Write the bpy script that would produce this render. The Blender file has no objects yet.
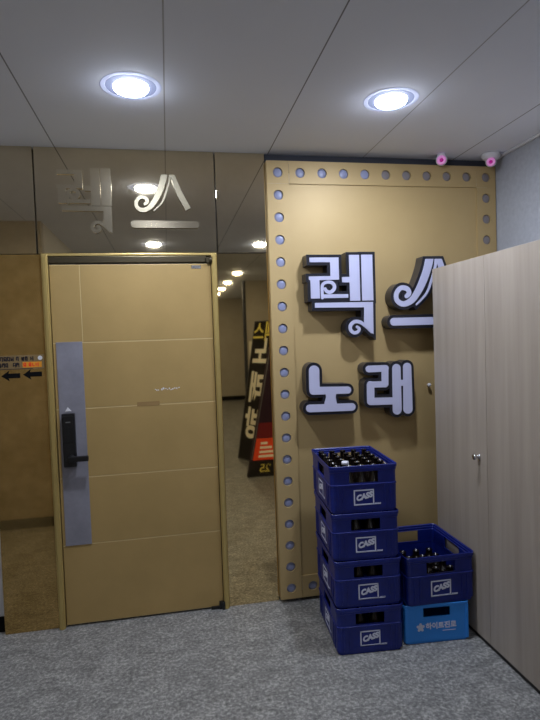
import bpy, bmesh, math, random
from mathutils import Vector, Matrix
random.seed(7)
scene = bpy.context.scene
COL = scene.collection
PI = math.pi

# ------------------------------------------------------------------ helpers
def srgb(r, g, b):
    def f(c):
        c /= 255.0
        return c / 12.92 if c <= 0.04045 else ((c + 0.055) / 1.055) ** 2.4
    return (f(r), f(g), f(b), 1.0)

def new_mat(name, color, rough=0.5, metal=0.0, emis=None, estr=0.0, spec=0.5):
    m = bpy.data.materials.new(name); m.use_nodes = True
    b = m.node_tree.nodes['Principled BSDF']
    b.inputs['Base Color'].default_value = color
    b.inputs['Roughness'].default_value = rough
    b.inputs['Metallic'].default_value = metal
    b.inputs['Specular IOR Level'].default_value = spec
    if emis:
        b.inputs['Emission Color'].default_value = emis
        b.inputs['Emission Strength'].default_value = estr
    return m

def nd(m, t, **kw):
    n = m.node_tree.nodes.new(t)
    for k, v in kw.items(): setattr(n, k, v)
    return n

def lk(m, a, b): m.node_tree.links.new(a, b)

def noise_color(m, stops, scale=(1, 1, 1), nscale=5, detail=4, rough=0.6, bump=0.0, bdist=0.002, distortion=0.0):
    """base colour from a stretched noise through a ramp"""
    tc = nd(m, 'ShaderNodeTexCoord'); mp = nd(m, 'ShaderNodeMapping')
    mp.inputs['Scale'].default_value = scale
    lk(m, tc.outputs['Object'], mp.inputs['Vector'])
    n = nd(m, 'ShaderNodeTexNoise')
    n.inputs['Scale'].default_value = nscale; n.inputs['Detail'].default_value = detail
    n.inputs['Roughness'].default_value = rough; n.inputs['Distortion'].default_value = distortion
    lk(m, mp.outputs['Vector'], n.inputs['Vector'])
    r = nd(m, 'ShaderNodeValToRGB')
    els = r.color_ramp.elements
    while len(els) < len(stops): els.new(0.5)
    for e, (p, c) in zip(els, stops): e.position = p; e.color = c
    lk(m, n.outputs['Fac'], r.inputs['Fac'])
    b = m.node_tree.nodes['Principled BSDF']
    lk(m, r.outputs['Color'], b.inputs['Base Color'])
    if bump:
        bp = nd(m, 'ShaderNodeBump'); bp.inputs['Strength'].default_value = bump; bp.inputs['Distance'].default_value = bdist
        lk(m, n.outputs['Fac'], bp.inputs['Height']); lk(m, bp.outputs['Normal'], b.inputs['Normal'])
    return m, r

def BM(): return bmesh.new()

def box(bm, x0, x1, y0, y1, z0, z1, bev=0.0, mi=0, M=None):
    vs = [bm.verts.new(v) for v in ((x0,y0,z0),(x1,y0,z0),(x1,y1,z0),(x0,y1,z0),(x0,y0,z1),(x1,y0,z1),(x1,y1,z1),(x0,y1,z1))]
    fs = [bm.faces.new([vs[i] for i in q]) for q in ((0,3,2,1),(4,5,6,7),(0,1,5,4),(1,2,6,5),(2,3,7,6),(3,0,4,7))]
    for f in fs: f.material_index = mi
    if bev:
        es = list({e for f in fs for e in f.edges})
        g = bmesh.ops.bevel(bm, geom=es, offset=bev, segments=2, affect='EDGES', profile=0.6)
        for f in g['faces']: f.material_index = mi
    if M is not None:
        vs2 = {v for v in bm.verts if v.is_valid}
        bmesh.ops.transform(bm, matrix=M, verts=list(vs2))
    return bm

def lathe(bm, prof, seg=24, center=(0, 0, 0), axis='z', mi=0, smooth=True, close=False):
    rings = []
    for r, z in prof:
        ring = []
        for k in range(seg):
            a = 2 * PI * k / seg
            p = (r * math.cos(a), r * math.sin(a), z)
            if axis == 'y': p = (p[0], -p[2], p[1])     # profile runs towards -y
            if axis == 'x': p = (-p[2], p[0], p[1])     # profile runs towards -x
            ring.append(bm.verts.new((p[0] + center[0], p[1] + center[1], p[2] + center[2])))
        rings.append(ring)
    for a, b in zip(rings, rings[1:]):
        for k in range(seg):
            f = bm.faces.new((a[k], a[(k + 1) % seg], b[(k + 1) % seg], b[k])); f.smooth = smooth; f.material_index = mi
    for ring, flip in ((rings[0], True), (rings[-1], False)):
        f = bm.faces.new(ring[::-1] if flip else ring); f.material_index = mi
    return bm

def tube(bm, p, q, r, seg=10, mi=0):
    p, q = Vector(p), Vector(q); d = (q - p); L = d.length
    M = Matrix.Translation(p) @ d.to_track_quat('Z', 'Y').to_matrix().to_4x4()
    rings = []
    for z in (0, L):
        rings.append([bm.verts.new(M @ Vector((r * math.cos(2*PI*k/seg), r * math.sin(2*PI*k/seg), z))) for k in range(seg)])
    for k in range(seg):
        f = bm.faces.new((rings[0][k], rings[0][(k+1) % seg], rings[1][(k+1) % seg], rings[1][k])); f.smooth = True; f.material_index = mi
    bm.faces.new(rings[0][::-1]).material_index = mi; bm.faces.new(rings[1]).material_index = mi

def obj(name, bm, mat, parent=None, org=None, fixn=True):
    if org is not None: bmesh.ops.translate(bm, vec=-Vector(org), verts=bm.verts[:])
    if fixn: bmesh.ops.recalc_face_normals(bm, faces=bm.faces[:])
    me = bpy.data.meshes.new(name); bm.to_mesh(me); bm.free()
    for m in (mat if isinstance(mat, (list, tuple)) else [mat]): me.materials.append(m)
    o = bpy.data.objects.new(name, me); COL.objects.link(o)
    if parent is not None: o.parent = parent
    return o

def thing(name, label, cat, loc=(0, 0, 0), rotz=0, group=None):
    o = bpy.data.objects.new(name, None); COL.objects.link(o); o.empty_display_size = 0.1
    o.location = loc; o.rotation_euler = (0, 0, rotz); o['label'] = label; o['category'] = cat
    if group: o['group'] = group
    return o

def tag(o, label, cat, group=None):
    o['label'] = label; o['category'] = cat
    if group: o['group'] = group
    return o

def struct(name, bm, mat, parent=None, org=None):
    o = obj(name, bm, mat, parent, org)
    if parent is None: o['kind'] = 'structure'
    return o

def dup(root, loc, rotz=None, label=None, group=None):
    r = root.copy(); COL.objects.link(r); r.location = loc
    if rotz is not None: r.rotation_euler = (0, 0, rotz)
    if label: r['label'] = label
    if group: r['group'] = group
    for ch in list(root.children):
        c = ch.copy(); COL.objects.link(c); c.parent = r
        for g in ch.children:
            d = g.copy(); COL.objects.link(d); d.parent = c
    return r

def text_bm(body, size=1.0, shear=0.0, bold=0.0, depth=0.0, align='CENTER'):
    """lettering as mesh in the XY plane, centred"""
    c = bpy.data.curves.new('lettering', 'FONT'); c.body = body; c.size = size; c.shear = shear
    c.offset = bold; c.extrude = depth; c.align_x = align; c.align_y = 'CENTER'; c.resolution_u = 4
    o = bpy.data.objects.new('lettering', c); COL.objects.link(o)
    dg = bpy.context.evaluated_depsgraph_get(); dg.update()
    me = bpy.data.meshes.new_from_object(o.evaluated_get(dg))
    bm = bmesh.new(); bm.from_mesh(me)
    bpy.data.objects.remove(o); bpy.data.curves.remove(c); bpy.data.meshes.remove(me)
    return bm

def join(bm, other, M=None, mi=None):
    if M is not None: bmesh.ops.transform(other, matrix=M, verts=other.verts[:])
    if mi is not None:
        for f in other.faces: f.material_index = mi
    me = bpy.data.meshes.new('tmp'); other.to_mesh(me); other.free(); bm.from_mesh(me); bpy.data.meshes.remove(me)

# ------------------------------------------------------------------ materials
def gold_metal(name, dark, light, rough, nscale=4.0, bump=0.05, mottled=1.0):
    m = new_mat(name, light, rough, 1.0)
    noise_color(m, [(0.3, dark), (0.7, light)], (1, 1, 1), nscale, 6, 0.65)
    # slow waviness of thin sheet metal
    tc = nd(m, 'ShaderNodeTexCoord'); n = nd(m, 'ShaderNodeTexNoise'); n.inputs['Scale'].default_value = 2.2; n.inputs['Detail'].default_value = 1
    bp = nd(m, 'ShaderNodeBump'); bp.inputs['Strength'].default_value = bump; bp.inputs['Distance'].default_value = 0.02
    lk(m, tc.outputs['Object'], n.inputs['Vector']); lk(m, n.outputs['Fac'], bp.inputs['Height'])
    lk(m, bp.outputs['Normal'], m.node_tree.nodes['Principled BSDF'].inputs['Normal'])
    return m

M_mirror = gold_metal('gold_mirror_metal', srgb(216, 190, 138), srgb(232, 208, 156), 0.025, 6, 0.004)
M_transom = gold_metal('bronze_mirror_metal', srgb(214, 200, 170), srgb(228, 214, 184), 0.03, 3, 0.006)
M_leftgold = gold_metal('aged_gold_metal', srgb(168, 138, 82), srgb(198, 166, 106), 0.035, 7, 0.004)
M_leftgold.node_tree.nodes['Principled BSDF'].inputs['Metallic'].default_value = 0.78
M_frame = new_mat('pale_gold_frame', srgb(196, 172, 108), 0.35, 0.6)
M_door = new_mat('tan_gold_door', srgb(168, 146, 98), 0.42, 0.2)
noise_color(M_door, [(0.3, srgb(168, 141, 88)), (0.7, srgb(180, 151, 96))], (1, 1, 1), 3, 5)
M_groovelight = new_mat('door_groove_highlight', srgb(208, 188, 140), 0.3, 0.0)  # highlight along the grooves put into a brighter colour
M_plate = new_mat('blue_grey_steel', srgb(142, 146, 164), 0.4, 0.12)
noise_color(M_plate, [(0.35, srgb(128, 127, 136)), (0.65, srgb(142, 141, 151))], (1, 1, 1), 8, 5)
M_black = new_mat('black_plastic', srgb(18, 18, 20), 0.35)
M_blackm = new_mat('black_paint', srgb(16, 16, 17), 0.8, spec=0.1)
M_darksteel = new_mat('dark_steel', srgb(88, 80, 62), 0.35, 0.8)
M_sign = new_mat('gold_sign_paint', srgb(186, 160, 110), 0.5, 0.15)
noise_color(M_sign, [(0.3, srgb(180, 155, 106)), (0.7, srgb(188, 163, 114))], (1, 1, 1), 2, 4)
M_bulb = new_mat('lavender_bulb', srgb(140, 146, 178), 0.35)
M_bulbshade = new_mat('shaded_bulb', srgb(132, 126, 128), 0.3)  # same bulbs, with the duller light at top right put into the colour
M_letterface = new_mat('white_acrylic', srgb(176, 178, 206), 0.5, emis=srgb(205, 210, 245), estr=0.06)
M_letterside = new_mat('black_letter_body', srgb(30, 31, 40), 0.3)
M_acryl = new_mat('faint_gold_acrylic', srgb(232, 220, 192), 0.15, 1.0)
M_acrylpale = new_mat('pale_brushed_metal', srgb(140, 132, 110), 0.4, 0.45)
M_white = new_mat('white_paint', srgb(224, 224, 228), 0.5)
M_wallwhite = new_mat('white_wall_paint', srgb(205, 207, 212), 0.7)
M_plaster = new_mat('grey_plaster', srgb(186, 189, 196), 0.8)
noise_color(M_plaster, [(0.3, srgb(158, 162, 170)), (0.7, srgb(170, 174, 182))], (1, 1, 1), 40, 6, bump=0.15)
M_passage = new_mat('beige_wallpaper', srgb(150, 138, 118), 0.7)
noise_color(M_passage, [(0.3, srgb(160, 148, 124)), (0.7, srgb(174, 160, 136))], (1, 1, 1), 10, 5)
M_corr = new_mat('corridor_wall_paint', srgb(196, 188, 172), 0.7)
M_kick = new_mat('dark_plinth', srgb(40, 36, 34), 0.6)
M_gapshade_post = new_mat('gap_shade_and_dark_post', srgb(60, 63, 72), 0.8)  # painted shade above the sign; also the corridor's dark edge post
M_chrome = new_mat('chrome', srgb(210, 210, 214), 0.18, 1.0)
M_tape = new_mat('brown_tape', srgb(150, 122, 80), 0.25)
M_lens = new_mat('lamp_diffuser', srgb(240, 245, 255), 0.5, emis=srgb(230, 238, 255), estr=440.0)
M_lens_far = new_mat('lamp_diffuser_dimmer', srgb(240, 245, 255), 0.5, emis=srgb(246, 246, 250), estr=160.0)
M_lensside = new_mat('lamp_diffuser_edge', srgb(240, 245, 255), 0.5, emis=srgb(230, 238, 255), estr=60.0)
M_lens_mid = new_mat('lamp_diffuser_dim', srgb(240, 245, 255), 0.5, emis=srgb(246, 246, 250), estr=105.0)
M_reflector = new_mat('lamp_reflector', srgb(20, 23, 40), 0.8, emis=srgb(190, 205, 255), estr=0.45)  # bluish emission stands in for lens light on the inner ring
M_rim = new_mat('lamp_rim', srgb(190, 196, 214), 0.7, emis=srgb(200, 212, 255), estr=0.3)  # part of the rim's brightness is put in as emission
M_pink = new_mat('infrared_glow', srgb(222, 176, 216), 0.4, emis=srgb(255, 120, 228), estr=0.2)
M_plum = new_mat('dark_lens', srgb(150, 30, 120), 0.2, emis=srgb(200, 20, 150), estr=0.3)
M_crate = new_mat('navy_crate_plastic', srgb(24, 36, 112), 0.38)
noise_color(M_crate, [(0.3, srgb(9, 26, 106)), (0.7, srgb(13, 34, 124))], (1, 1, 1), 14, 5)
M_crateblue = new_mat('sky_blue_crate_plastic', srgb(46, 136, 226), 0.4)
M_print = new_mat('white_print', srgb(210, 214, 232), 0.5)
M_bottle = new_mat('brown_bottle_glass', srgb(20, 14, 10), 0.2)
M_cap = new_mat('white_cap', srgb(225, 225, 235), 0.35)
M_yellow = new_mat('yellow_print', srgb(228, 214, 110), 0.5, emis=srgb(228, 210, 100), estr=0.15)
M_cream = new_mat('cream_print', srgb(236, 232, 214), 0.5, emis=srgb(236, 230, 210), estr=0.1)
M_orange = new_mat('orange_red_print', srgb(205, 66, 34), 0.5, emis=srgb(215, 70, 30), estr=0.18)
M_red = new_mat('dark_red_print', srgb(130, 30, 36), 0.5)
M_purple = new_mat('dark_purple_print', srgb(52, 24, 44), 0.5)
M_signblack = new_mat('black_banner_print', srgb(30, 26, 28), 0.5)
M_grey = new_mat('grey_metal', srgb(120, 120, 122), 0.4, 0.6)
M_clear = new_mat('clear_sticker_film', srgb(134, 112, 76), 0.6, spec=0.2)
M_dark_txt = new_mat('dark_sticker_print', srgb(34, 30, 38), 0.5)
M_orange_txt = new_mat('orange_sticker_print', srgb(226, 150, 40), 0.5)

# cabinet wood: fine vertical grain
M_wood = new_mat('pale_ash_laminate', srgb(178, 164, 150), 0.45)
noise_color(M_wood, [(0.25, srgb(150, 139, 126)), (0.5, srgb(163, 152, 139)), (0.8, srgb(176, 165, 152))], (5, 5, 0.25), 3, 5, 0.55, distortion=0.5)
M_woodedge = new_mat('ash_edge', srgb(192, 180, 166), 0.5)

# floor: speckled grey vinyl with soft streaks
M_floor = new_mat('speckled_grey_vinyl', srgb(130, 132, 136), 0.55)
def floor_nodes(m):
    tc = nd(m, 'ShaderNodeTexCoord')
    n1 = nd(m, 'ShaderNodeTexNoise'); n1.inputs['Scale'].default_value = 60; n1.inputs['Detail'].default_value = 9; n1.inputs['Roughness'].default_value = 0.74
    n2 = nd(m, 'ShaderNodeTexNoise'); n2.inputs['Scale'].default_value = 9; n2.inputs['Detail'].default_value = 5; n2.inputs['Distortion'].default_value = 0.6
    mp = nd(m, 'ShaderNodeMapping'); mp.inputs['Rotation'].default_value = (0, 0, 0.9); mp.inputs['Scale'].default_value = (1, 1.7, 1)
    lk(m, tc.outputs['Object'], n1.inputs['Vector']); lk(m, tc.outputs['Object'], mp.inputs['Vector']); lk(m, mp.outputs['Vector'], n2.inputs['Vector'])
    mx = nd(m, 'ShaderNodeMath', operation='MULTIPLY_ADD'); mx.inputs[1].default_value = 0.2
    lk(m, n2.outputs['Fac'], mx.inputs[0])
    sc = nd(m, 'ShaderNodeMath', operation='MULTIPLY'); sc.inputs[1].default_value = 0.8
    lk(m, n1.outputs['Fac'], sc.inputs[0]); lk(m, sc.outputs[0], mx.inputs[2])
    r = nd(m, 'ShaderNodeValToRGB'); els = r.color_ramp.elements
    els[0].position = 0.37; els[0].color = srgb(80, 80, 79); els[1].position = 0.62; els[1].color = srgb(180, 179, 174)
    e = els.new(0.5); e.color = srgb(125, 125, 123)
    lk(m, mx.outputs[0], r.inputs['Fac'])
    lk(m, r.outputs['Color'], m.node_tree.nodes['Principled BSDF'].inputs['Base Color'])
floor_nodes(M_floor)

# ceiling: long grey metal panels, 0.6 m wide, dark joints along y
M_ceil = new_mat('grey_ceiling_panels', srgb(176, 178, 184), 0.85, spec=0.15)
def ceil_nodes(m):
    tc = nd(m, 'ShaderNodeTexCoord'); sp = nd(m, 'ShaderNodeSeparateXYZ'); lk(m, tc.outputs['Object'], sp.inputs[0])
    a = nd(m, 'ShaderNodeMath', operation='ADD'); a.inputs[1].default_value = 0.570 + 5.99; lk(m, sp.outputs['X'], a.inputs[0])
    md = nd(m, 'ShaderNodeMath', operation='PINGPONG'); md.inputs[1].default_value = 0.2995; lk(m, a.outputs[0], md.inputs[0])
    lt = nd(m, 'ShaderNodeMapRange'); lt.inputs['From Min'].default_value = 0.0012; lt.inputs['From Max'].default_value = 0.0042
    big = nd(m, 'ShaderNodeMath', operation='PINGPONG'); big.inputs[1].default_value = 0.599; lk(m, a.outputs[0], big.inputs[0])
    sel = nd(m, 'ShaderNodeMath', operation='GREATER_THAN'); sel.inputs[1].default_value = 0.3; lk(m, big.outputs[0], sel.inputs[0])
    jc = nd(m, 'ShaderNodeMix', data_type='RGBA'); jc.inputs[6].default_value = srgb(120, 121, 128); jc.inputs[7].default_value = srgb(172, 173, 179); lk(m, sel.outputs[0], jc.inputs['Factor'])
    lk(m, md.outputs[0], lt.inputs['Value'])
    n = nd(m, 'ShaderNodeTexNoise'); n.inputs['Scale'].default_value = 1.6; n.inputs['Detail'].default_value = 3; lk(m, tc.outputs['Object'], n.inputs['Vector'])
    r = nd(m, 'ShaderNodeValToRGB'); r.color_ramp.elements[0].color = srgb(226, 230, 242); r.color_ramp.elements[1].color = srgb(236, 240, 250)
    lk(m, n.outputs['Fac'], r.inputs['Fac'])
    mix = nd(m, 'ShaderNodeMix', data_type='RGBA'); lk(m, jc.outputs[2], mix.inputs[6])
    lk(m, lt.outputs['Result'], mix.inputs['Factor']); lk(m, r.outputs['Color'], mix.inputs[7])
    lk(m, mix.outputs[2], m.node_tree.nodes['Principled BSDF'].inputs['Base Color'])
ceil_nodes(M_ceil)

# ------------------------------------------------------------------ the setting
ZC, XR, YF = 2.696, 2.094, -11.0
struct('floor', box(BM(), -4.2, XR, YF, 0.05, -0.1, 0), M_floor)
struct('ceiling', box(BM(), -4.2, XR, YF, 0.05, ZC, ZC + 0.1), M_ceil)
struct('wall_back', box(BM(), -4.2, XR, 0.05, 0.15, 0, ZC), M_wallwhite)
struct('wall_right', box(BM(), XR, XR + 0.1, YF, 0.15, 0, ZC), M_plaster)
struct('wall_front', box(BM(), -1.13, XR, YF - 0.1, YF, 0, ZC), M_corr)
struct('wall_left', box(BM(), -1.13, -1.05, YF, -1.93, 0, ZC), M_corr)
struct('wall_passage', box(BM(), -4.2, -1.05, -1.93, -1.85, 0, ZC), M_passage)
struct('wall_end', box(BM(), -4.3, -4.2, -1.93, 0.15, 0, ZC), M_wallwhite)
struct('baseboard_passage', box(BM(), -4.2, -1.045, -1.85, -1.836, 0, 0.085), M_blackm)
struct('baseboard_back', box(BM(), -4.2, -0.962, 0.036, 0.05, 0, 0.085), M_blackm)
struct('baseboard_front', box(BM(), -1.05, XR, YF, YF + 0.014, 0, 0.11), M_blackm)
struct('baseboard_left', box(BM(), -1.05, -1.038, YF, -1.93, 0, 0.09), M_blackm)
# stub wall further down the corridor, with its dark edge post (mirrored in the gold panel)
struct('wall_partition', box(BM(), 1.46, XR, -6.90, -6.80, 0, ZC), M_corr)
struct('trim_4', box(BM(), 1.41, 1.46, -6.91, -6.79, 0, ZC), M_gapshade_post)
struct('baseboard_partition', box(BM(), 1.46, XR, -6.80, -6.788, 0, 0.10), M_blackm)
# dark strip painted as the shade between ceiling and the sign wall; little cove on the right wall
struct('trim_gap_shade', box(BM(), 0.607, XR, 0.012, 0.05, 2.60, ZC), M_gapshade_post)
bm = BM(); box(bm, XR - 0.022, XR, -3.4, 0.03, ZC - 0.018, ZC, 0.006)
struct('trim_2', bm, M_wallwhite)
# door frame as a trim around the door
bm = BM()
for x0, x1 in ((-0.666, -0.632), (0.266, 0.297)):
    box(bm, x0, x1, -0.022, 0.05, 0.0, 2.108, 0.004)
    box(bm, x0 + 0.008, x1 - 0.008, -0.028, -0.018, 0.0, 2.095, 0.002)
box(bm, -0.666, 0.297, -0.016, 0.05, 2.096, 2.110, 0.003)
struct('trim_3', bm, M_frame)

# ------------------------------------------------------------------ door
door = bpy.data.objects.new('door_1', None); COL.objects.link(door); door.location = (-0.63, 0.02, 0.0); door['kind'] = 'structure'
DO = (-0.63, 0.02, 0.0)
bm = BM()
box(bm, -0.628, 0.262, -0.0018, 0.045, 0.012, 2.05, mi=1)
zs = [0.012, 0.468, 0.852, 1.243, 1.614, 2.05]
for a, b in zip(zs, zs[1:]):
    if a > 1.5: box(bm, -0.628, -0.4705, -0.003, 0.006, a + 0.0024, b - 0.0024, 0.0008)
    box(bm, -0.4675 if a > 1.5 else -0.628, 0.262, -0.003, 0.006, a + 0.0024, b - 0.0024, 0.0008)
obj('door_leaf', bm, [M_door, M_groovelight], door, DO)
bm = BM(); box(bm, -0.613, -0.472, -0.008, -0.003, 0.468, 1.62, 0.0015)
o = obj('lock_plate', bm, M_plate, door, DO); o['label'] = 'long blue-grey steel plate'
bm = BM(); box(bm, -0.597, -0.528, -0.040, -0.008, 0.922, 1.222, 0.006)
box(bm, -0.590, -0.535, -0.044, -0.038, 1.06, 1.21, 0.003)
box(bm, -0.575, -0.550, -0.047, -0.043, 1.172, 1.178, mi=1)
for k in range(4): box(bm, -0.566, -0.560, -0.0455, -0.043, 1.085 + k * 0.02, 1.089 + k * 0.02)
lock = obj('digital_lock', bm, [M_black, M_grey], door, DO); lock['label'] = 'black digital door lock'
bm = BM(); lathe(bm, [(0.020, 0.0), (0.020, 0.014), (0.013, 0.018), (0.013, 0.03)], 16, (-0.553, -0.040, 0.972), 'y')
box(bm, -0.566, -0.458, -0.080, -0.060, 0.957, 0.987, 0.005)
tube(bm, (-0.553, -0.05, 0.972), (-0.553, -0.07, 0.972), 0.011)
obj('lever', bm, M_black, lock, DO)
bm = BM(); f = [bm.verts.new(p) for p in ((-0.581, -0.0085, 1.232), (-0.546, -0.0085, 1.232), (-0.566, -0.0085, 1.256))]
r_ = bmesh.ops.extrude_face_region(bm, geom=[bm.faces.new(f)]); bmesh.ops.translate(bm, vec=(0, -0.0015, 0), verts=[v for v in r_['geom'] if isinstance(v, bmesh.types.BMVert)])
obj('triangle_mark', bm, M_white, door, DO)
bm = BM(); box(bm, -0.630, 0.236, -0.012, 0.0, 2.058, 2.094, 0.003)
o = obj('closer_rail', bm, M_darksteel, door, DO); o['label'] = 'dark metal rail along the top'
for z0, z1, zz in ((2.052, 2.086, 2.07), (0.002, 0.045, 0.03)):
    bm = BM(); box(bm, 0.238, 0.272, -0.024, 0.0, z0, z1, 0.004)
    lathe(bm, [(0.009, z0), (0.009, z1)], 12, (0.262, -0.024, 0))
    if z0 < 1: box(bm, 0.19, 0.272, -0.018, -0.004, 0.004, 0.018, 0.003)
    obj('pivot_hinge', bm, M_darksteel if z0 > 1 else M_black, door, DO)
bm = BM(); box(bm, 0.152, 0.206, -0.0048, -0.003, 2.022, 2.040, 0.001); box(bm, 0.160, 0.200, -0.0056, -0.0046, 2.027, 2.035, mi=1)
obj('badge', bm, [M_chrome, M_grey], door, DO)
bm = BM(); box(bm, -0.188, -0.062, -0.0045, -0.003, 1.238, 1.262)
obj('tape_strip', bm, M_tape, door, DO)
bm = BM(); x = -0.085
for k in range(13):
    w = random.uniform(0.004, 0.010); h = random.uniform(0.003, 0.012)
    z = 1.326 + random.uniform(-0.004, 0.006)
    box(bm, x, x + w, -0.0036, -0.0028, z, z + h); x += w + random.uniform(0.001, 0.007) + (0.012 if k == 2 else 0)
obj('scratch_marks', bm, M_white, door, DO)

# ------------------------------------------------------------------ letters (wall-plane metres: x, z)
G_REK = [
 ('p', [(0.826,2.062),(1.002,2.062),(1.002,1.933),(0.882,1.931),(0.882,1.825),(0.828,1.825),(0.828,1.931),(0.819,1.935),(0.819,1.953),(0.950,1.954),(0.950,2.035),(0.826,2.035)]),
 ('r', [(0.897,1.828),(0.897,1.885),(0.905,1.909),(0.93,1.919),(0.957,1.915),(0.972,1.897),(0.968,1.876),(0.946,1.86),(0.924,1.866),(0.915,1.880)], [.0178,.0178,.0178,.0178,.0196,.0205,.021,.021,.020,.018], 'round'),
 ('p', [(0.889,1.848),(1.055,1.847),(1.055,1.825),(0.889,1.826)]),
 ('p', [(1.02,1.948),(1.066,1.948),(1.066,2.076),(1.129,2.076),(1.129,1.807),(1.066,1.807),(1.066,1.916),(1.02,1.916)]),
 ('p', [(1.141,2.077),(1.211,2.077),(1.211,1.807),(1.141,1.807)]),
 ('p', [(0.85,1.799),(1.208,1.798),(1.206,1.606),(1.148,1.658),(1.152,1.767),(0.85,1.771)]),
 ('r', [(1.195,1.617),(1.155,1.657),(1.124,1.68),(1.091,1.683),(1.066,1.664),(1.064,1.637),(1.085,1.618),(1.11,1.624),(1.118,1.641),(1.105,1.652)], [.0124,.0178,.0213,.0213,.0213,.021,.020,.019,.018,.016], 'round'),
]
G_SEU = [
 ('r', [(1.578,2.05),(1.565,2.0),(1.536,1.925),(1.498,1.854),(1.454,1.801),(1.402,1.781),(1.362,1.803),(1.359,1.844),(1.387,1.877),(1.427,1.872),(1.440,1.846),(1.424,1.828)], [.0517,.05,.0483,.0433,.0383,.0333,.03,.0283,.0283,.030,.030,.026], 'round0'),
 ('r', [(1.621,2.05),(1.613,1.999),(1.586,1.916),(1.552,1.841),(1.483,1.773)], [.0183,.0167,.015,.0133,.01], 'flat'),
 ('r', [(1.640,2.05),(1.660,1.985),(1.700,1.89),(1.752,1.790)], [.0333,.0417,.0483,.0467], 'flat'),
 ('r', [(1.337,1.676),(1.806,1.674)], [.0467,.0467], 'round'),
]
G_NO = [
 ('r', [(0.833,1.403),(0.832,1.294)], [.0633,.0633], 'round'),
 ('r', [(0.825,1.286),(1.036,1.280)], [.0467,.0420], 'round'),
 ('p', [(0.896,1.294),(0.967,1.290),(0.959,1.241),(0.968,1.191),(0.886,1.194),(0.901,1.245)]),
 ('r', [(0.8,1.184),(1.059,1.178)], [.045,.045], 'round'),
]
G_RAE = [
 ('r', [(1.171,1.399),(1.277,1.398)], [.04,.04], 'round'),
 ('r', [(1.273,1.395),(1.271,1.305)], [.0433,.0433], 'round'),
 ('r', [(1.267,1.303),(1.179,1.305)], [.0367,.0367], 'round'),
 ('r', [(1.179,1.303),(1.178,1.207)], [.0467,.0467], 'round'),
 ('r', [(1.176,1.204),(1.336,1.199)], [.0433,.0433], 'round'),
 ('r', [(1.346,1.395),(1.345,1.143)], [.0533,.0567], 'round'),
 ('r', [(1.416,1.399),(1.415,1.146)], [.0533,.06], 'round'),
 ('r', [(1.346,1.307),(1.416,1.305)], [.0367,.0367], 'round'),
]

def catmull(pts, ws, n=5):
    if len(pts) < 3: return pts, ws
    P = [pts[0]] + list(pts) + [pts[-1]]; W = [ws[0]] + list(ws) + [ws[-1]]
    op, ow = [], []
    for i in range(1, len(P) - 2):
        for k in range(n):
            t = k / n
            def c(a, b, d, e): return 0.5 * (2*b + (d - a)*t + (2*a - 5*b + 4*d - e)*t*t + (3*b - a - 3*d + e)*t**3)
            op.append((c(P[i-1][0], P[i][0], P[i+1][0], P[i+2][0]), c(P[i-1][1], P[i][1], P[i+1][1], P[i+2][1])))
            ow.append(W[i] + (W[i+1] - W[i]) * t)
    op.append(P[-2]); ow.append(W[-2])
    return op, ow

def poly_offset(pts, off):
    if off == 0: return pts
    area = sum(a[0]*b[1] - b[0]*a[1] for a, b in zip(pts, pts[1:] + pts[:1]))
    s = 1 if area > 0 else -1
    out = []; n = len(pts)
    for i in range(n):
        a, b, c = Vector(pts[i-1]), Vector(pts[i]), Vector(pts[(i+1) % n])
        d1 = (b - a).normalized(); d2 = (c - b).normalized()
        n1 = Vector((d1.y, -d1.x)) * s; n2 = Vector((d2.y, -d2.x)) * s
        m = n1 + n2
        if m.length < 1e-6: m = n1
        m.normalize(); k = off / max(0.45, m.dot(n1))
        out.append(tuple(b + m * k))
    return out

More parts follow.
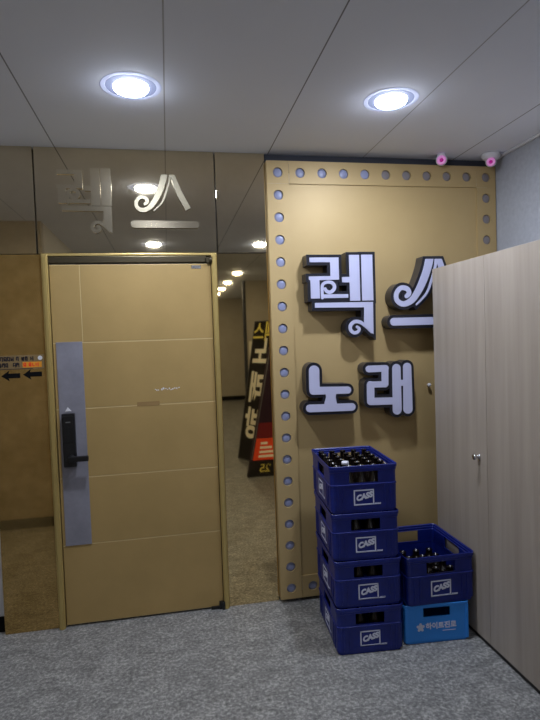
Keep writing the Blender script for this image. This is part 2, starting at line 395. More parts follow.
def glyph(bm, parts, y0, Y1, off=0.0, tf=lambda x, z: (x, z), wscale=1.0):
    """extrude strokes from y0 (back) to y1 (front, smaller y)"""
    cnt = [0]
    def prism(poly):
        cnt[0] += 1; y1 = Y1 - 0.00025 * (cnt[0] % 9)
        f = [bm.verts.new((x, y1, z)) for x, z in poly]; b = [bm.verts.new((x, y0, z)) for x, z in poly]
        bm.faces.new(f); bm.faces.new(b[::-1]); n = len(f)
        for i in range(n): bm.faces.new((f[i], b[i], b[(i+1) % n], f[(i+1) % n]))
    for p in parts:
        if p[0] == 'p': prism(poly_offset([tf(*q) for q in p[1]], off)); continue
        pts, ws = catmull([tf(*q) for q in p[1]], p[2]); cap = p[3]
        pts = [Vector(q) for q in pts]; hw = [w * wscale / 2 + off for w in ws]
        if cap in ('flat', 'round0') and off:
            pts[0] = pts[0] + (pts[0] - pts[1]).normalized() * off
            if cap == 'flat': pts[-1] = pts[-1] + (pts[-1] - pts[-2]).normalized() * off
        L, R = [], []
        for i, q in enumerate(pts):
            d = (pts[min(i+1, len(pts)-1)] - pts[max(i-1, 0)]).normalized(); nn = Vector((-d.y, d.x))
            if i == 0 and cap in ('flat', 'round0') and abs(d.x) < 0.7 and abs(d.x) > 0.02 and len(pts) > 2: nn = Vector((1 if nn.x > 0 else -1, 0))   # level-cut tops
            L.append(q + nn * hw[i]); R.append(q - nn * hw[i])
        cnt[0] += 1; y1 = Y1 - 0.00025 * (cnt[0] % 9)
        rows = [[bm.verts.new((v.x, yy, v.y)) for v in side] for side in (L, R) for yy in (y1, y0)]
        lf, lb, rf, rb = rows
        for i in range(len(pts) - 1):
            bm.faces.new((lf[i], lf[i+1], rf[i+1], rf[i])); bm.faces.new((lb[i], rb[i], rb[i+1], lb[i+1]))
            bm.faces.new((lf[i], lb[i], lb[i+1], lf[i+1])); bm.faces.new((rf[i], rf[i+1], rb[i+1], rb[i]))
        bm.faces.new((lf[0], rf[0], rb[0], lb[0])); bm.faces.new((lf[-1], lb[-1], rb[-1], rf[-1]))
        for i in ([0, len(pts)-1] if cap == 'round' else [len(pts)-1] if cap == 'round0' else []):
            prism([(pts[i].x + hw[i] * math.cos(2*PI*k/20), pts[i].y + hw[i] * math.sin(2*PI*k/20)) for k in range(20)])

# ------------------------------------------------------------------ the sign board on the right
SX0, SX1, SZ0, SZ1 = 0.607, 2.088, 0.022, 2.642
SO = (1.3475, 0.05, SZ0)
sign = thing('sign_board', 'tall gold sign board with bulb border and white Korean letters beside the mirror panel', 'sign', SO)
NX, NZ = 11, 20
BX = [0.674 + i * (2.022 - 0.674) / (NX - 1) for i in range(NX)]
BZ = [0.086 + i * (2.574 - 0.086) / (NZ - 1) for i in range(NZ)]
spots = [(i, j) for i in range(NX) for j in range(NZ) if i in (0, NX-1) or j in (0, NZ-1)]
def edges(c, lo, hi): return [lo] + [(a + b) / 2 for a, b in zip(c, c[1:])] + [hi]
EX, EZ = edges(BX, SX0, SX1), edges(BZ, SZ0, SZ1)
YB, RH = -0.045, 0.029
bm = BM()
def cell(x0, x1, z0, z1, cx, cz):
    n = 32; a = []; o = []; h = []
    for k in range(n):
        t = 2 * PI * k / n + PI / n; dx, dz = math.cos(t), math.sin(t)
        s = min(((x1 if dx > 0 else x0) - cx) / dx, ((z1 if dz > 0 else z0) - cz) / dz)
        o.append((cx + dx * s, cz + dz * s)); a.append((cx + dx * RH, cz + dz * RH))
    # pull the nearest outer points onto the corners
    for X, Z in ((x0, z0), (x0, z1), (x1, z0), (x1, z1)):
        i = min(range(n), key=lambda q: (o[q][0] - X) ** 2 + (o[q][1] - Z) ** 2); o[i] = (X, Z)
    vo = [bm.verts.new((x, YB, z)) for x, z in o]; va = [bm.verts.new((x, YB, z)) for x, z in a]; vb = [bm.verts.new((x, YB + 0.014, z)) for x, z in a]
    for k in range(n):
        q = (k + 1) % n
        bm.faces.new((vo[k], vo[q], va[q], va[k])); bm.faces.new((va[k], va[q], vb[q], vb[k]))
for i, j in spots:
    x0, x1, z0, z1 = EX[i], EX[i+1], EZ[j], EZ[j+1]
    if i == 0: x1 = SX0 + 0.133
    if i == NX-1: x0 = SX1 - 0.133
    if j == 0: z1 = SZ0 + 0.133
    if j == NZ-1: z0 = SZ1 - 0.133
    if i in (0, NX-1) and j not in (0, NZ-1):
        z0 = max(z0, SZ0 + 0.133); z1 = min(z1, SZ1 - 0.133)
    if j in (0, NZ-1) and i not in (0, NX-1):
        x0 = max(x0, SX0 + 0.133); x1 = min(x1, SX1 - 0.133)
    cell(x0, x1, z0, z1, BX[i], BZ[j])
# outer and inner edge returns
def ret(x0, x1, z0, z1, ya, yb):
    for p, q in (((x0, z0), (x1, z0)), ((x1, z0), (x1, z1)), ((x1, z1), (x0, z1)), ((x0, z1), (x0, z0))):
        bm.faces.new([bm.verts.new(v) for v in ((p[0], ya, p[1]), (q[0], ya, q[1]), (q[0], yb, q[1]), (p[0], yb, p[1]))])
ret(SX0, SX1, SZ0, SZ1, YB, 0.05); ret(SX0 + 0.133, SX1 - 0.133, SZ0 + 0.133, SZ1 - 0.133, YB, YB + 0.012)
bmesh.ops.remove_doubles(bm, verts=bm.verts[:], dist=1e-5)
obj('bulb_border', bm, M_sign, sign, SO)
bm = BM(); box(bm, SX0 + 0.131, SX1 - 0.131, YB + 0.008, 0.03, SZ0 + 0.131, SZ1 - 0.131)
obj('panel', bm, M_sign, sign, SO)
for i, j in spots:
    bm = BM(); lathe(bm, [(0.0295, 0.0), (0.0285, 0.003), (0.022, 0.006), (0.011, 0.0075), (0.001, 0.008)], 24, (BX[i], YB + 0.014, BZ[j]), 'y')
    obj('bulb', bm, M_bulbshade if (i == NX-1 or (j == NZ-1 and i > 4)) else M_bulb, sign, SO)
for g, lab in ((G_REK, 'white letter with curled strokes, top left'), (G_SEU, 'white letter with swirl, half hidden by the cabinet'),
               (G_NO, 'white rounded letter, lower left'), (G_RAE, 'white rounded letter, lower right')):
    bm = BM(); glyph(bm, g, -0.03, -0.128, 0.0175)
    L = obj('letter', bm, M_letterside, sign, SO); L['label'] = lab
    bm = BM(); glyph(bm, g, -0.126, -0.1325, 0.0)
    obj('letter_face', bm, M_letterface, L, SO)

# small white knob at the cabinet edge
bm = BM(); lathe(bm, [(0.006, 0.0), (0.006, 0.016), (0.011, 0.018), (0.012, 0.024), (0.009, 0.029), (0.002, 0.031)], 16, (0, 0, 0), 'y')
o = obj('wall_knob', bm, M_white); o.location = (1.595, YB + 0.008, 1.277)
tag(o, 'tiny white knob on the gold sign beside the cabinet edge', 'knob')

# ------------------------------------------------------------------ metal panels around the door
def panel(name, x0, x1, z0, z1, mat, label):
    bm = BM(); box(bm, x0, x1, 0.0, 0.044, z0, z1, 0.002)
    o = obj(name, bm, mat, None, ((x0+x1)/2, 0.05, z0)); o.location = ((x0+x1)/2, 0.05, z0)
    return tag(o, label, 'wall panel')
panel('metal_panel', -0.957, -0.689, 2.112, ZC - 0.001, M_transom, 'blank bronze mirror panel above the arrow stickers, under the ceiling')
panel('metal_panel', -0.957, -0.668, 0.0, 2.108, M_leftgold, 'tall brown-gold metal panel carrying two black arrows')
panel('metal_panel', 0.311, 0.604, 2.112, ZC - 0.001, M_transom, 'small bronze mirror panel between the raised letters and the sign')
panel('metal_panel', 0.299, 0.604, 0.0, 2.108, M_mirror, 'tall gold mirror panel between the door and the sign board')
TO = (-0.19, 0.05, 2.112)
tr = thing('transom_panel', 'wide bronze mirror panel with raised Korean letters above the door', 'wall panel', TO)
bm = BM(); box(bm, -0.682, 0.304, 0.0, 0.05, 2.112, ZC - 0.001, 0.002); obj('panel', bm, M_transom, tr, TO)
tfr = lambda x, z: (-0.567 + (x - 0.819) * 0.735, 2.581 + (z - 2.078) * 0.755)
tfs = lambda x, z: (-0.175 + (x - 1.314) * 0.735, 2.555 + (z - 2.05) * 0.75)
bm = BM(); glyph(bm, G_REK, 0.001, -0.012, 0.002, tfr, 0.735)
o = obj('letter', bm, M_acryl, tr, TO); o['label'] = 'faint mirror-gold raised letter'
bm = BM(); glyph(bm, G_SEU[:3], 0.001, -0.014, -0.001, tfs, 0.735)
b_ = BM(); glyph(b_, G_SEU[3:], 0.001, -0.014, 0.003, tfs, 0.735); join(bm, b_, None, 1)
o = obj('letter', bm, [M_acrylpale, M_acryl], tr, TO); o['label'] = 'pale brushed raised letter'

# ------------------------------------------------------------------ stickers on the left panel
def arrow(x0, x1, z, label):
    bm = BM(); h = 0.013; hd = 0.042
    pts = [(x0, 0), (x0 + hd, 0.029), (x0 + hd - 0.006, h), (x1, h), (x1, -h), (x0 + hd - 0.006, -h), (x0 + hd, -0.029)]
    f = bm.faces.new([bm.verts.new((px, 0, pz)) for px, pz in pts])
    r = bmesh.ops.extrude_face_region(bm, geom=[f]); bmesh.ops.translate(bm, vec=(0, 0.0012, 0), verts=[v for v in r['geom'] if isinstance(v, bmesh.types.BMVert)])
    bmesh.ops.translate(bm, vec=(-(x0+x1)/2, 0, 0), verts=bm.verts[:])
    o = obj('arrow_sticker', bm, M_blackm); o.location = ((x0+x1)/2, -0.0012, z)
    tag(o, label, 'arrow sticker')
arrow(-0.905, -0.808, 1.444, 'black arrow sticker on the brown-gold panel, the one farther from the door')
arrow(-0.793, -0.695, 1.448, 'black arrow sticker on the brown-gold panel, the one next to the door frame')
NO_ = (-0.815, -0.0008, 1.475)
nt = thing('notice_sticker', 'printed strip with two text lines and orange box above the arrows', 'sticker', NO_)
bm = BM(); box(bm, -0.955, -0.678, -0.0008, 0.0, 1.478, 1.556); obj('film', bm, M_clear, nt, NO_)
bm = BM()
def scrawl(bm, x0, x1, z0, z1, mi):
    x = x0
    while x < x1 - 0.012:
        w = 0.016
        if random.random() < 0.16: x += 0.010; continue
        for k in range(4):
            if random.random() < 0.5:
                zz = z0 + (z1 - z0) * (k + 0.3) / 4; a = x + random.uniform(0, 0.004)
                box(bm, a, a + random.uniform(0.007, 0.013), -0.0016, -0.0008, zz, zz + 0.0055, mi=mi)
        if random.random() < 0.9:
            a = x + random.uniform(0.008, 0.012); box(bm, a, a + 0.0055, -0.0016, -0.0008, z0, z1, mi=mi)
        box(bm, x, x + 0.0055, -0.0016, -0.0008, z0 + 0.004, z1 - 0.002, mi=mi)
        x += w + 0.002
scrawl(bm, -0.953, -0.722, 1.524, 1.548, 0)
scrawl(bm, -0.953, -0.800, 1.490, 1.514, 0)
box(bm, -0.953, -0.74, -0.0012, -0.0008, 1.480, 1.483)
obj('print', bm, M_dark_txt, nt, NO_)
bm = BM(); box(bm, -0.793, -0.693, -0.0012, -0.0008, 1.487, 1.518, mi=1); scrawl(bm, -0.789, -0.70, 1.491, 1.513, 0)
o = obj('highlight_box', bm, [M_orange, M_orange_txt], nt, NO_); o['label'] = 'orange box with red print'
bm = BM(); lathe(bm, [(0.012, 0.0), (0.012, 0.001)], 20, (-0.700, -0.0008, 1.538), 'y'); obj('round_emblem', bm, M_white, nt, NO_)

# ------------------------------------------------------------------ cabinet
CX0, CX1, CYF, CYN, CZT = 1.53, XR - 0.004, -0.252, -1.292, 1.972
CO = ((CX0 + CX1) / 2, (CYF + CYN) / 2, 0)
cab = thing('storage_cabinet', 'tall pale wood two-door cabinet standing against the grey wall', 'cabinet', CO)
bm = BM()
box(bm, CX0 + 0.02, CX1, CYF - 0.018, CYF, 0.035, CZT, 0.001); box(bm, CX0 + 0.02, CX1, CYN, CYN + 0.018, 0.035, CZT, 0.001)
box(bm, CX0 + 0.02, CX1, CYN + 0.018, CYF - 0.018, CZT - 0.02, CZT, 0.001); box(bm, CX0 + 0.02, CX1, CYN + 0.018, CYF - 0.018, 0.035, 0.053)
box(bm, CX1 - 0.01, CX1, CYN + 0.018, CYF - 0.018, 0.05, CZT - 0.02)
for z in (0.55, 1.0, 1.45): box(bm, CX0 + 0.03, CX1 - 0.01, CYN + 0.018, CYF - 0.018, z, z + 0.018)
obj('carcass', bm, M_wood, cab, CO)
ym = -0.771
doors = []
for a, b in ((ym + 0.001, CYF), (CYN, ym - 0.001)):
    bm = BM(); box(bm, CX0, CX0 + 0.019, a, b, 0.026, CZT, 0.0015); doors.append(obj('door', bm, M_wood, cab, CO))
bm = BM(); lathe(bm, [(0.013, 0.0), (0.013, 0.004), (0.0075, 0.006), (0.0075, 0.018), (0.014, 0.022), (0.0155, 0.028), (0.013, 0.033), (0.004, 0.034)], 20, (CX0, -0.700, 0.965), 'x')
box(bm, CX0 - 0.004, CX0, -0.706, -0.694, 0.944, 0.952, 0.001)
obj('knob', bm, M_chrome, doors[0], CO)
bm = BM(); box(bm, CX0 + 0.010, CX1 - 0.02, CYN + 0.01, CYF - 0.01, 0.0, 0.035)
obj('plinth', bm, M_kick, cab, CO)

# ------------------------------------------------------------------ crates
def rr(w, d, r, off, hx, hy):
    """rounded rectangle, counter-clockwise from front-left; side tag per edge for hole cutting"""
    W, D = w/2 + off, d/2 + off; p = []
    def arc(cx, cy, a0):
        for k in range(1, 5): p.append((cx + r * math.cos(a0 + PI/2*k/5), cy + r * math.sin(a0 + PI/2*k/5), ''))
    def edge(pts, t):
        for k, q in enumerate(pts): p.append((q[0], q[1], t if k == 1 else ''))
    edge([(-W + r, -D), (-hx, -D), (hx, -D), (W - r, -D)], 'f'); arc(W - r, -D + r, -PI/2)
    edge([(W, -D + r), (W, -hy), (W, hy), (W, D - r)], 's'); arc(W - r, D - r, 0)
    edge([(W - r, D), (hx, D), (-hx, D), (-W + r, D)], 'f'); arc(-W + r, D - r, PI/2)
    edge([(-W, D - r), (-W, hy), (-W, -hy), (-W, -D + r)], 's'); arc(-W + r, -D + r, PI)
    return p

def crate_body(w, d, h, prof, hole, hx, hy, r=0.022, th=0.007, ribs=True, ridge=0.135):
    bm = BM(); rings = []
    for z, off in prof: rings.append([(bm.verts.new((x, y, z)), t) for x, y, t in rr(w, d, r, off, hx, hy)])
    n = len(rings[0])
    for a, b, (za, _), (zb, _) in zip(rings, rings[1:], prof, prof[1:]):
        for k in range(n):
            t = a[k][1]
            if t and za >= hole[0] - 1e-6 and zb <= hole[1] + 1e-6: continue
            f = bm.faces.new((a[k][0], a[(k+1) % n][0], b[(k+1) % n][0], b[k][0]))
    bmesh.ops.recalc_face_normals(bm, faces=bm.faces[:])
    bmesh.ops.solidify(bm, geom=bm.faces[:], thickness=th)
    W, D = w/2 - 0.012, d/2 - 0.012
    box(bm, -W, W, -D, D, 0.002, 0.010)
    if ribs:
        for sx in (-1, 1):
            for u in (0.395, 0.315):
                for sy in (-1, 1): box(bm, sx*u*w - 0.003, sx*u*w + 0.003, sy*d/2 - 0.003, sy*d/2 + 0.003, 0.016, ridge)
                for s2 in (-1, 1): box(bm, s2*w/2 - 0.003, s2*w/2 + 0.003, sx*u*d - 0.003, sx*u*d + 0.003, 0.016, ridge)
    return bm

def crate_print(w, d, k=1.0):
    """white square frame, slanted word and underline on the front and the left side"""
    def face():
        b = BM(); s = 0.102 * k; hgt = 0.076 * k; t = 0.006 * k
        for x0, x1, z0, z1 in ((-s/2, s/2, hgt/2 - t, hgt/2), (-s/2, s/2, -hgt/2, -hgt/2 + t), (-s/2, -s/2 + t, -hgt/2, hgt/2), (s/2 - t, s/2, -hgt/2, hgt/2)):
            box(b, x0, x1, 0, 0.0012, z0, z1)
        box(b, -s/2, s/2 + 0.032 * k, 0, 0.0012, -hgt/2, -hgt/2 + 0.003 * k)
        for q in range(5): box(b, s/2 + (0.006 + q*0.006) * k, s/2 + (0.009 + q*0.006) * k, 0, 0.0012, -hgt/2 + 0.001, -hgt/2 + 0.008 * k)
        tx = text_bm('CASS', 0.036 * k, 0.28, 0.0024 * k, 0.0006)
        join(b, tx, Matrix.Translation((0.0, 0.0006, 0.003 * k)) @ Matrix.Rotation(-math.radians(13), 4, 'Y') @ Matrix.Rotation(PI/2, 4, 'X'))
        return b
    b = face(); bmesh.ops.translate(b, vec=(-0.002, -d/2 - 0.0012, 0.076 * k), verts=b.verts[:])
    s = face(); bmesh.ops.transform(s, matrix=Matrix.Translation((-w/2 - 0.0012, 0.0, 0.076 * k)) @ Matrix.Rotation(-PI/2, 4, 'Z'), verts=s.verts[:])
    return b, s

PROF = [(0,-.006),(.013,-.006),(.015,0),(.134,0),(.136,.003),(.141,.003),(.143,-.001),(.148,-.001),(.203,-.001),(.205,.002),(.216,.002),(.218,.005),(.232,.005),(.234,.003)]
BEER = 'navy beer crates with white square logos'
def make_crate(label, loc, rz, w, d, k):
    c = thing('beer_crate', label, 'crate', loc, rz, BEER)
    pr = [(z * k, o) for z, o in PROF]
    obj('shell', crate_body(w, d, 0.234*k, pr, (.148*k, .203*k), 0.073*k, 0.075*k, ridge=.135*k), M_crate, c)
    f, s = crate_print(w, d, k)
    obj('printed_logo', f, M_print, c); obj('printed_logo', s, M_print, c)
    return c
RZ = -math.radians(4.2); H = 0.2385; W1, D1 = 0.341, 0.455; K1 = H / 0.234
ux, uy = Vector((math.cos(RZ), math.sin(RZ))), Vector((-math.sin(RZ), math.cos(RZ)))
base = Vector((0.772, -0.638)) + ux * W1/2 + uy * D1/2
names = ['navy beer crate at the bottom of the four-crate stack, standing on the floor', 'navy beer crate second from the floor in the four-crate stack',
         'navy beer crate third from the floor in the four-crate stack', 'navy beer crate on top of the four-crate stack, filled with dark bottles']
crates = []
first = make_crate(names[0], (base.x, base.y, 0), RZ, W1, D1, K1); crates.append(first)
jit = [(0, 0, 0), (-0.004, 0.001, 0.4), (-0.008, 0.003, -0.2), (-0.013, 0.004, 0.3)]
for k in (1, 2, 3):
    crates.append(dup(first, (base.x + jit[k][0], base.y + jit[k][1], k * H + 0.0005 * k), RZ + math.radians(jit[k][2]), names[k]))
# light blue crate and the navy crate on it
W2, D2, H2 = 0.345, 0.41, 0.205
RZ2 = -math.radians(4.5)
u2, v2 = Vector((math.cos(RZ2), math.sin(RZ2))), Vector((-math.sin(RZ2), math.cos(RZ2)))
b2 = Vector((1.134, -0.632)) + u2 * W2/2 + v2 * D2/2
bc = thing('bottle_crate', 'light blue crate with white Korean lettering, on the floor under a navy crate', 'crate', (b2.x, b2.y, 0), RZ2)
PB = [(0,-.006),(.010,-.006),(.012,0),(.124,0),(.138,0),(.186,0),(.190,0.0),(.192,.003),(.203,.003),(.205,.001)]
obj('shell', crate_body(W2, D2, H2, PB, (.138, .186), 0.072, 0.07, 0.016, ribs=False), M_crateblue, bc)
for sx in (-1, 1):
    bm = BM(); box(bm, sx*0.163 - 0.007, sx*0.163 + 0.007, -D2/2 - 0.004, -D2/2 + 0.002, 0.012, 0.19, 0.002)
    obj('corner_rib', bm, M_crateblue, bc)
bm = BM()
tx = text_bm('하이트진로', 0.036, 0.0, 0.0012, 0.0006)
join(bm, tx, Matrix.Translation((0.022, -D2/2 - 0.0008, 0.088)) @ Matrix.Rotation(PI/2, 4, 'X'))
for k in range(5):
    a = math.radians(90 + 72 * k)
    e = BM(); lathe(e, [(0.0095, 0.0), (0.0095, 0.0012)], 14, (0, 0, 0), 'y')
    join(bm, e, Matrix.Translation((-0.088 + 0.0115*math.cos(a), -D2/2, 0.086 + 0.0125*math.sin(a))) @ Matrix.Rotation(-a, 4, 'Y') @ Matrix.Diagonal((1.15, 1, 0.8, 1)))
box(bm, 0.03, 0.10, -D2/2 - 0.0012, -D2/2, 0.060, 0.063)
obj('printed_logo', bm, M_print, bc)
k3 = 1.085; W3, D3 = 0.369, 0.44; RZ3 = -math.radians(0.9)
u3, v3 = Vector((math.cos(RZ3), math.sin(RZ3))), Vector((-math.sin(RZ3), math.cos(RZ3)))
b3 = Vector((1.147, -0.650)) + u3 * W3/2 + v3 * D3/2
crateR = make_crate('navy beer crate with low bottles, resting on the light blue crate', (b3.x, b3.y, H2 + 0.0005), RZ3, W3, D3, k3)

# ------------------------------------------------------------------ bottles (dark empties, open tops)
def bottle_mesh(h, r):
    bm = BM()
    lathe(bm, [(r*0.86, 0), (r, 0.004), (r, h*0.56), (r*0.93, h*0.62), (r*0.72, h*0.70), (r*0.54, h*0.78), (r*0.48, h*0.93), (r*0.48, h*0.955),
               (r*0.53, h*0.96), (r*0.53, h*0.995), (r*0.48, h), (r*0.36, h), (r*0.34, h*0.9)], 16)
    return bm
proto = obj('beer_bottle', bottle_mesh(0.220, 0.0305), M_bottle)
small = obj('beer_bottle', bottle_mesh(0.115, 0.038), M_bottle)
used = {}
def put(src, crate, x, y, z, label, group):
    if src.name not in used: o = src; used[src.name] = 1
    else: o = src.copy(); COL.objects.link(o)
    a = crate.rotation_euler.z; c, s = math.cos(a), math.sin(a)
    o.location = (crate.location.x + c*x - s*y, crate.location.y + s*x + c*y, crate.location.z + z); o.rotation_euler = (0, 0, a + random.uniform(0, 6))
    return tag(o, label, 'bottle', group)
gx, gy = [-0.117, -0.039, 0.039, 0.117], [-0.170, -0.085, 0.0, 0.085, 0.170]
tx_, ty_ = [-0.126, -0.063, 0.0, 0.063, 0.126], [-0.182, -0.109, -0.036, 0.036, 0.109, 0.182]
for ix, x in enumerate(tx_):
    for iy, y in enumerate(ty_):
        if (ix, iy) == (1, 1):
            o = put(proto, crates[3], x, y, 0.0105, 'dark beer bottle with a white cap in the top crate of the tall stack', None)
            cb = BM(); lathe(cb, [(0.0190, 0.208), (0.0190, 0.219), (0.017, 0.2245), (0.003, 0.225)], 16)
            obj('cap', cb, M_cap, o)
            continue
        put(proto, crates[3], x, y, 0.0105, 'dark uncapped beer bottle in the top crate of the tall stack', 'bottles in the top crate')
lab = ['in the bottom crate of the tall stack', 'in the crate second from the floor in the tall stack', 'in the crate third from the floor in the tall stack']
for q in range(3):
    for ix, x in enumerate(gx):
        for iy, y in enumerate(gy):
            if iy == 0 or ix == 0:
                put(proto, crates[q], x, y, 0.0105, 'dark beer bottle ' + lab[q], 'bottles ' + lab[q])
for x in [-0.123, -0.041, 0.041, 0.123]:
    for y in [-0.164, -0.082, 0.0, 0.082, 0.164]:
        put(small, crateR, x, y, 0.0105, 'dark beer bottle standing low in the navy crate above the light blue crate', 'bottles in the crate above the light blue crate')

# ------------------------------------------------------------------ ceiling lights
def make_light(label, x, y):
    t = thing('downlight', label, 'ceiling light', (x, y, ZC), 0, 'round ceiling downlights')
    bm = BM(); lathe(bm, [(0.129, 0.0), (0.126, -0.0012), (0.108, -0.0016), (0.106, 0.0)], 40, smooth=False); obj('rim', bm, M_rim, t)
    bm = BM(); lathe(bm, [(0.107, 0.0), (0.106, -0.0016), (0.080, -0.0026), (0.076, -0.003), (0.076, 0.0)], 40, smooth=False); obj('reflector', bm, M_reflector, t)
    bm = BM(); lathe(bm, [(0.074, -0.002), (0.074, -0.008), (0.071, -0.013), (0.060, -0.018), (0.045, -0.021), (0.02, -0.023), (0.002, -0.0235)], 32)
    bm.faces.ensure_lookup_table()
    for f in bm.faces: f.material_index = 1 if f.calc_center_median().z > -0.0155 else 0
    obj('diffuser', bm, [M_lens, M_lensside], t)
    return t
L0 = make_light('bright round downlight in the ceiling above the door', -0.11, -0.762)
rows = [(1.071, -0.764, 'bright round downlight in the ceiling in front of the gold sign board')]
for x, y, w in ((-0.11, -2.97, 'over the viewer, mirrored above the door'), (1.09, -2.97, 'mirrored in the small bronze panel')):
    rows.append((x, y, 'round downlight behind the viewer, ' + w))
for i, y in enumerate((-5.6, -7.0, -8.2, -9.4)):
    rows.append((1.16, y, ['nearest', 'second', 'third', 'farthest'][i] + ' of the far corridor downlights mirrored in the gold panel'))
rows.append((-2.3, -0.95, 'added unseen round downlight in the side passage the arrows point to'))  # extra lamp out of view, added to brighten the passage and brown-gold panel
for x, y, l in rows:
    r_ = dup(L0, (x, y, ZC), 0, l)
    if y < -0.8:                                        # the lamps further back burn dimmer and warmer
        for c in r_.children:
            if c.name.startswith('diffuser'): c.material_slots[0].link = 'OBJECT'; c.material_slots[0].material = M_lens_far if y < -4 else M_lens_mid

# ------------------------------------------------------------------ dome cameras
def cam_(label, x, y, z, s, r, plate):
    t = thing('security_camera', label, 'camera', (x, y, ZC), 0, 'small ceiling cameras')
    bm = BM(); lathe(bm, [(plate, 0.0), (plate, -0.014), (plate*0.92, -0.024), (plate*0.7, -0.034), (plate*0.4, -0.038)], 24); obj('base', bm, M_white, t)
    bm = BM(); bmesh.ops.create_uvsphere(bm, u_segments=20, v_segments=12, radius=r)
    for f in bm.faces: f.smooth = True
    bmesh.ops.translate(bm, vec=(0, 0, z - ZC), verts=bm.verts[:]); obj('body', bm, M_white, t)
    d = (Vector((0.0, -3.157, 1.6)) - Vector((x, y, z))).normalized()
    Q = Matrix.Translation(Vector((0, 0, z - ZC)) + d * r * 0.72) @ d.to_track_quat('Z', 'Y').to_matrix().to_4x4()
    bm = BM(); lathe(bm, [(r*0.80, 0), (r*0.80, r*0.30), (r*0.70, r*0.40), (r*0.36, r*0.40), (r*0.34, r*0.2)], 24); bmesh.ops.transform(bm, matrix=Q, verts=bm.verts[:]); obj('infrared_ring', bm, M_pink, t)
    bm = BM(); lathe(bm, [(r*0.33, r*0.2), (r*0.33, r*0.40), (r*0.2, r*0.5), (r*0.02, r*0.54)], 16); bmesh.ops.transform(bm, matrix=Q, verts=bm.verts[:]); obj('lens', bm, M_plum, t)
cam_('small pink-glowing camera on the ceiling above the sign letters', 1.696, -0.085, 2.660, 1, 0.034, 0.026)
cam_('white-based camera with pink lens in the ceiling corner by the grey wall', 2.012, -0.115, 2.648, 1, 0.032, 0.056)

# ------------------------------------------------------------------ standing signs behind the viewer (seen in the gold mirror)
def stand_sign(name, label, foot_l, foot_r, v, height, build):
    """foot_l/foot_r: floor points left and right as its reader sees it; v: the way the slanting board rises per metre of height"""
    a, b = Vector(foot_l), Vector(foot_r); u = (b - a).to_3d().normalized(); w = (b - a).length
    nrm = Vector((u.y, -u.x, 0))                       # towards the reader
    v = Vector(v); n = u.cross(v).normalized()
    Q = Matrix((( u.x, v.x, n.x, a.x), (u.y, v.y, n.y, a.y), (u.z, v.z, n.z, 0.004), (0, 0, 0, 1)))
    t = thing(name, label, 'sign', (a.x, a.y, 0))
    M = Matrix.Translation((-a.x, -a.y, 0)) @ Q
    def part(nm, bm, mat, parent=None):
        bmesh.ops.transform(bm, matrix=M, verts=bm.verts[:]); return obj(nm, bm, mat, parent or t)
    build(part, w, height)
    # rear prop
    top = Q @ Vector((w/2, height*0.8, -0.012)); ft = Q @ Vector((w/2, 0, 0)) - nrm * 0.35 + Vector((v.x, v.y, 0)) * height * 0.6
    bm = BM(); tube(bm, top - Vector((a.x, a.y, 0)), Vector((ft.x - a.x, ft.y - a.y, 0.012)), 0.011); obj('prop_leg', bm, M_grey, t)
    return t
def txt_on(part, body, size, x, y, mat, bold=0.004, sx=1.0, parent=None):
    b = text_bm(body, size, 0, bold, 0.001)
    bmesh.ops.transform(b, matrix=Matrix.Translation((x, y, 0.003)) @ Matrix.Diagonal((sx, 1, 1, 1)), verts=b.verts[:])
    part('lettering', b, mat, parent)
def build1(part, w, h):
    bm = BM(); box(bm, 0, w, 0, h, -0.02, 0.002, 0.003); p = part('board', bm, M_signblack)
    bm = BM()
    for x0, x1, y0, y1 in ((0, 0.012, 0, h), (w - 0.012, w, 0, h), (0, w, 0, 0.012), (0, w, h - 0.012, h)): box(bm, x0, x1, y0, y1, -0.022, 0.006)
    part('frame', bm, M_grey)
    txt_on(part, '렉스', 0.27, w - 0.25, h - 0.16, M_yellow, parent=p)
    for i, ch in enumerate('노래방'): txt_on(part, ch, 0.42, w - 0.22, 1.40 - i * 0.47, M_cream, 0.014, 0.85, parent=p)
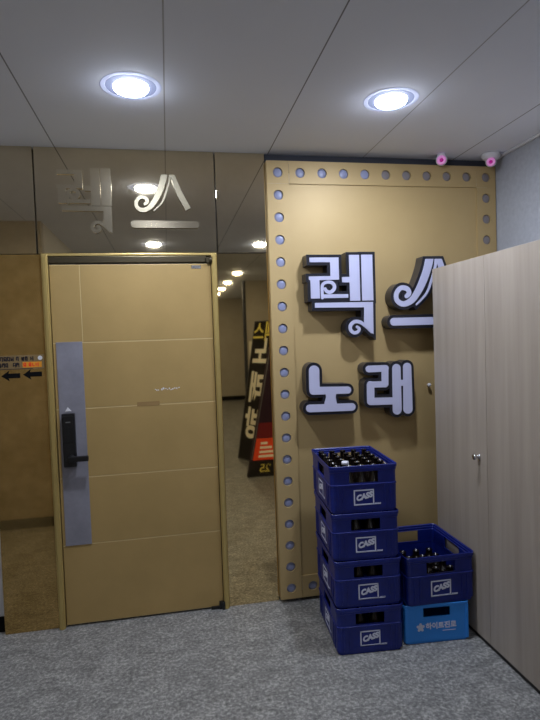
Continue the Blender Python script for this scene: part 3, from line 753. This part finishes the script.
def build2(part, w, h):
    bm = BM(); box(bm, 0, w, 0, h, -0.06, 0.002, 0.01); p = part('board', bm, M_purple)
    bm = BM(); box(bm, w - 0.022, w - 0.008, 0.2, h, 0.0, 0.004); part('edge_stripe', bm, M_grey, p)
    bm = BM(); box(bm, 0.02, w - 0.03, 0.19, 0.44, 0.0, 0.004); part('colour_field', bm, M_orange, p)
    bm = BM(); box(bm, 0.02, w - 0.03, 0.45, 0.62, 0.0, 0.004); part('colour_field', bm, M_red, p)
    bm = BM()
    for y, l in ((0.22, 0.20), (0.27, 0.17), (0.32, 0.14), (0.37, 0.08)): box(bm, w - 0.09 - l, w - 0.09, y, y + 0.026, 0.004, 0.006)
    part('stripes', bm, M_cream, p)
    bm = BM(); box(bm, 0.0, w, 0.0, 0.18, 0.0, 0.004); part('foot_field', bm, M_signblack, p)
    txt_on(part, '25', 0.13, w - 0.19, 0.09, M_yellow, 0.003, parent=p)
# reader stands at the gold mirror (looking back down the corridor), so the signs' right end is towards -x
stand_sign('standing_banner', 'black standing banner with pale Korean letters, mirrored in the gold panel', (1.14, -3.45), (0.87, -4.0), (0.17, -0.055, 1), 1.84, build1)
stand_sign('standing_lightbox', 'dark leaning sign board with an orange-red field, mirrored in the gold panel', (1.30, -2.94), (0.84, -2.93), (0.215, -0.05, 1), 1.5, build2)
# far corridor things mirrored in the gold panel
bm = BM(); box(bm, -0.28, 0.28, 0, 0.03, 0, 0.56, 0.006)
o = obj('notice_board', bm, M_cream); o.location = (1.775, -6.795, 1.0); tag(o, 'pale notice board on the corridor stub wall, mirrored in the gold panel', 'board')

# ------------------------------------------------------------------ world, camera
w = bpy.data.worlds.new('world'); scene.world = w; w.use_nodes = True
w.node_tree.nodes['Background'].inputs['Color'].default_value = (0.5, 0.55, 0.65, 1); w.node_tree.nodes['Background'].inputs['Strength'].default_value = 0.05

cd = bpy.data.cameras.new('camera'); co = bpy.data.objects.new('camera', cd); COL.objects.link(co)
cd.sensor_fit = 'VERTICAL'; cd.sensor_height = 36.0; cd.lens = 535.374 / 720 * 36.0; cd.clip_start = 0.02
yaw, pitch, roll = (math.radians(a) for a in (10.7197, -2.27824, -1.96487))
fw = Vector((math.sin(yaw)*math.cos(pitch), math.cos(yaw)*math.cos(pitch), math.sin(pitch)))
r0 = Vector((math.cos(yaw), -math.sin(yaw), 0)); u0 = r0.cross(fw)
rt = math.cos(roll)*r0 + math.sin(roll)*u0; up = -math.sin(roll)*r0 + math.cos(roll)*u0
co.matrix_world = Matrix(((rt.x, up.x, -fw.x, 0), (rt.y, up.y, -fw.y, -3.15745), (rt.z, up.z, -fw.z, 1.6), (0, 0, 0, 1)))
scene.camera = co
scene.view_settings.view_transform = 'Standard'
scene.view_settings.look = 'None'
scene.view_settings.exposure = 0.22
scene.cycles.use_denoising = True
scene.cycles.sample_clamp_indirect = 6.0
scene.cycles.max_bounces = 10
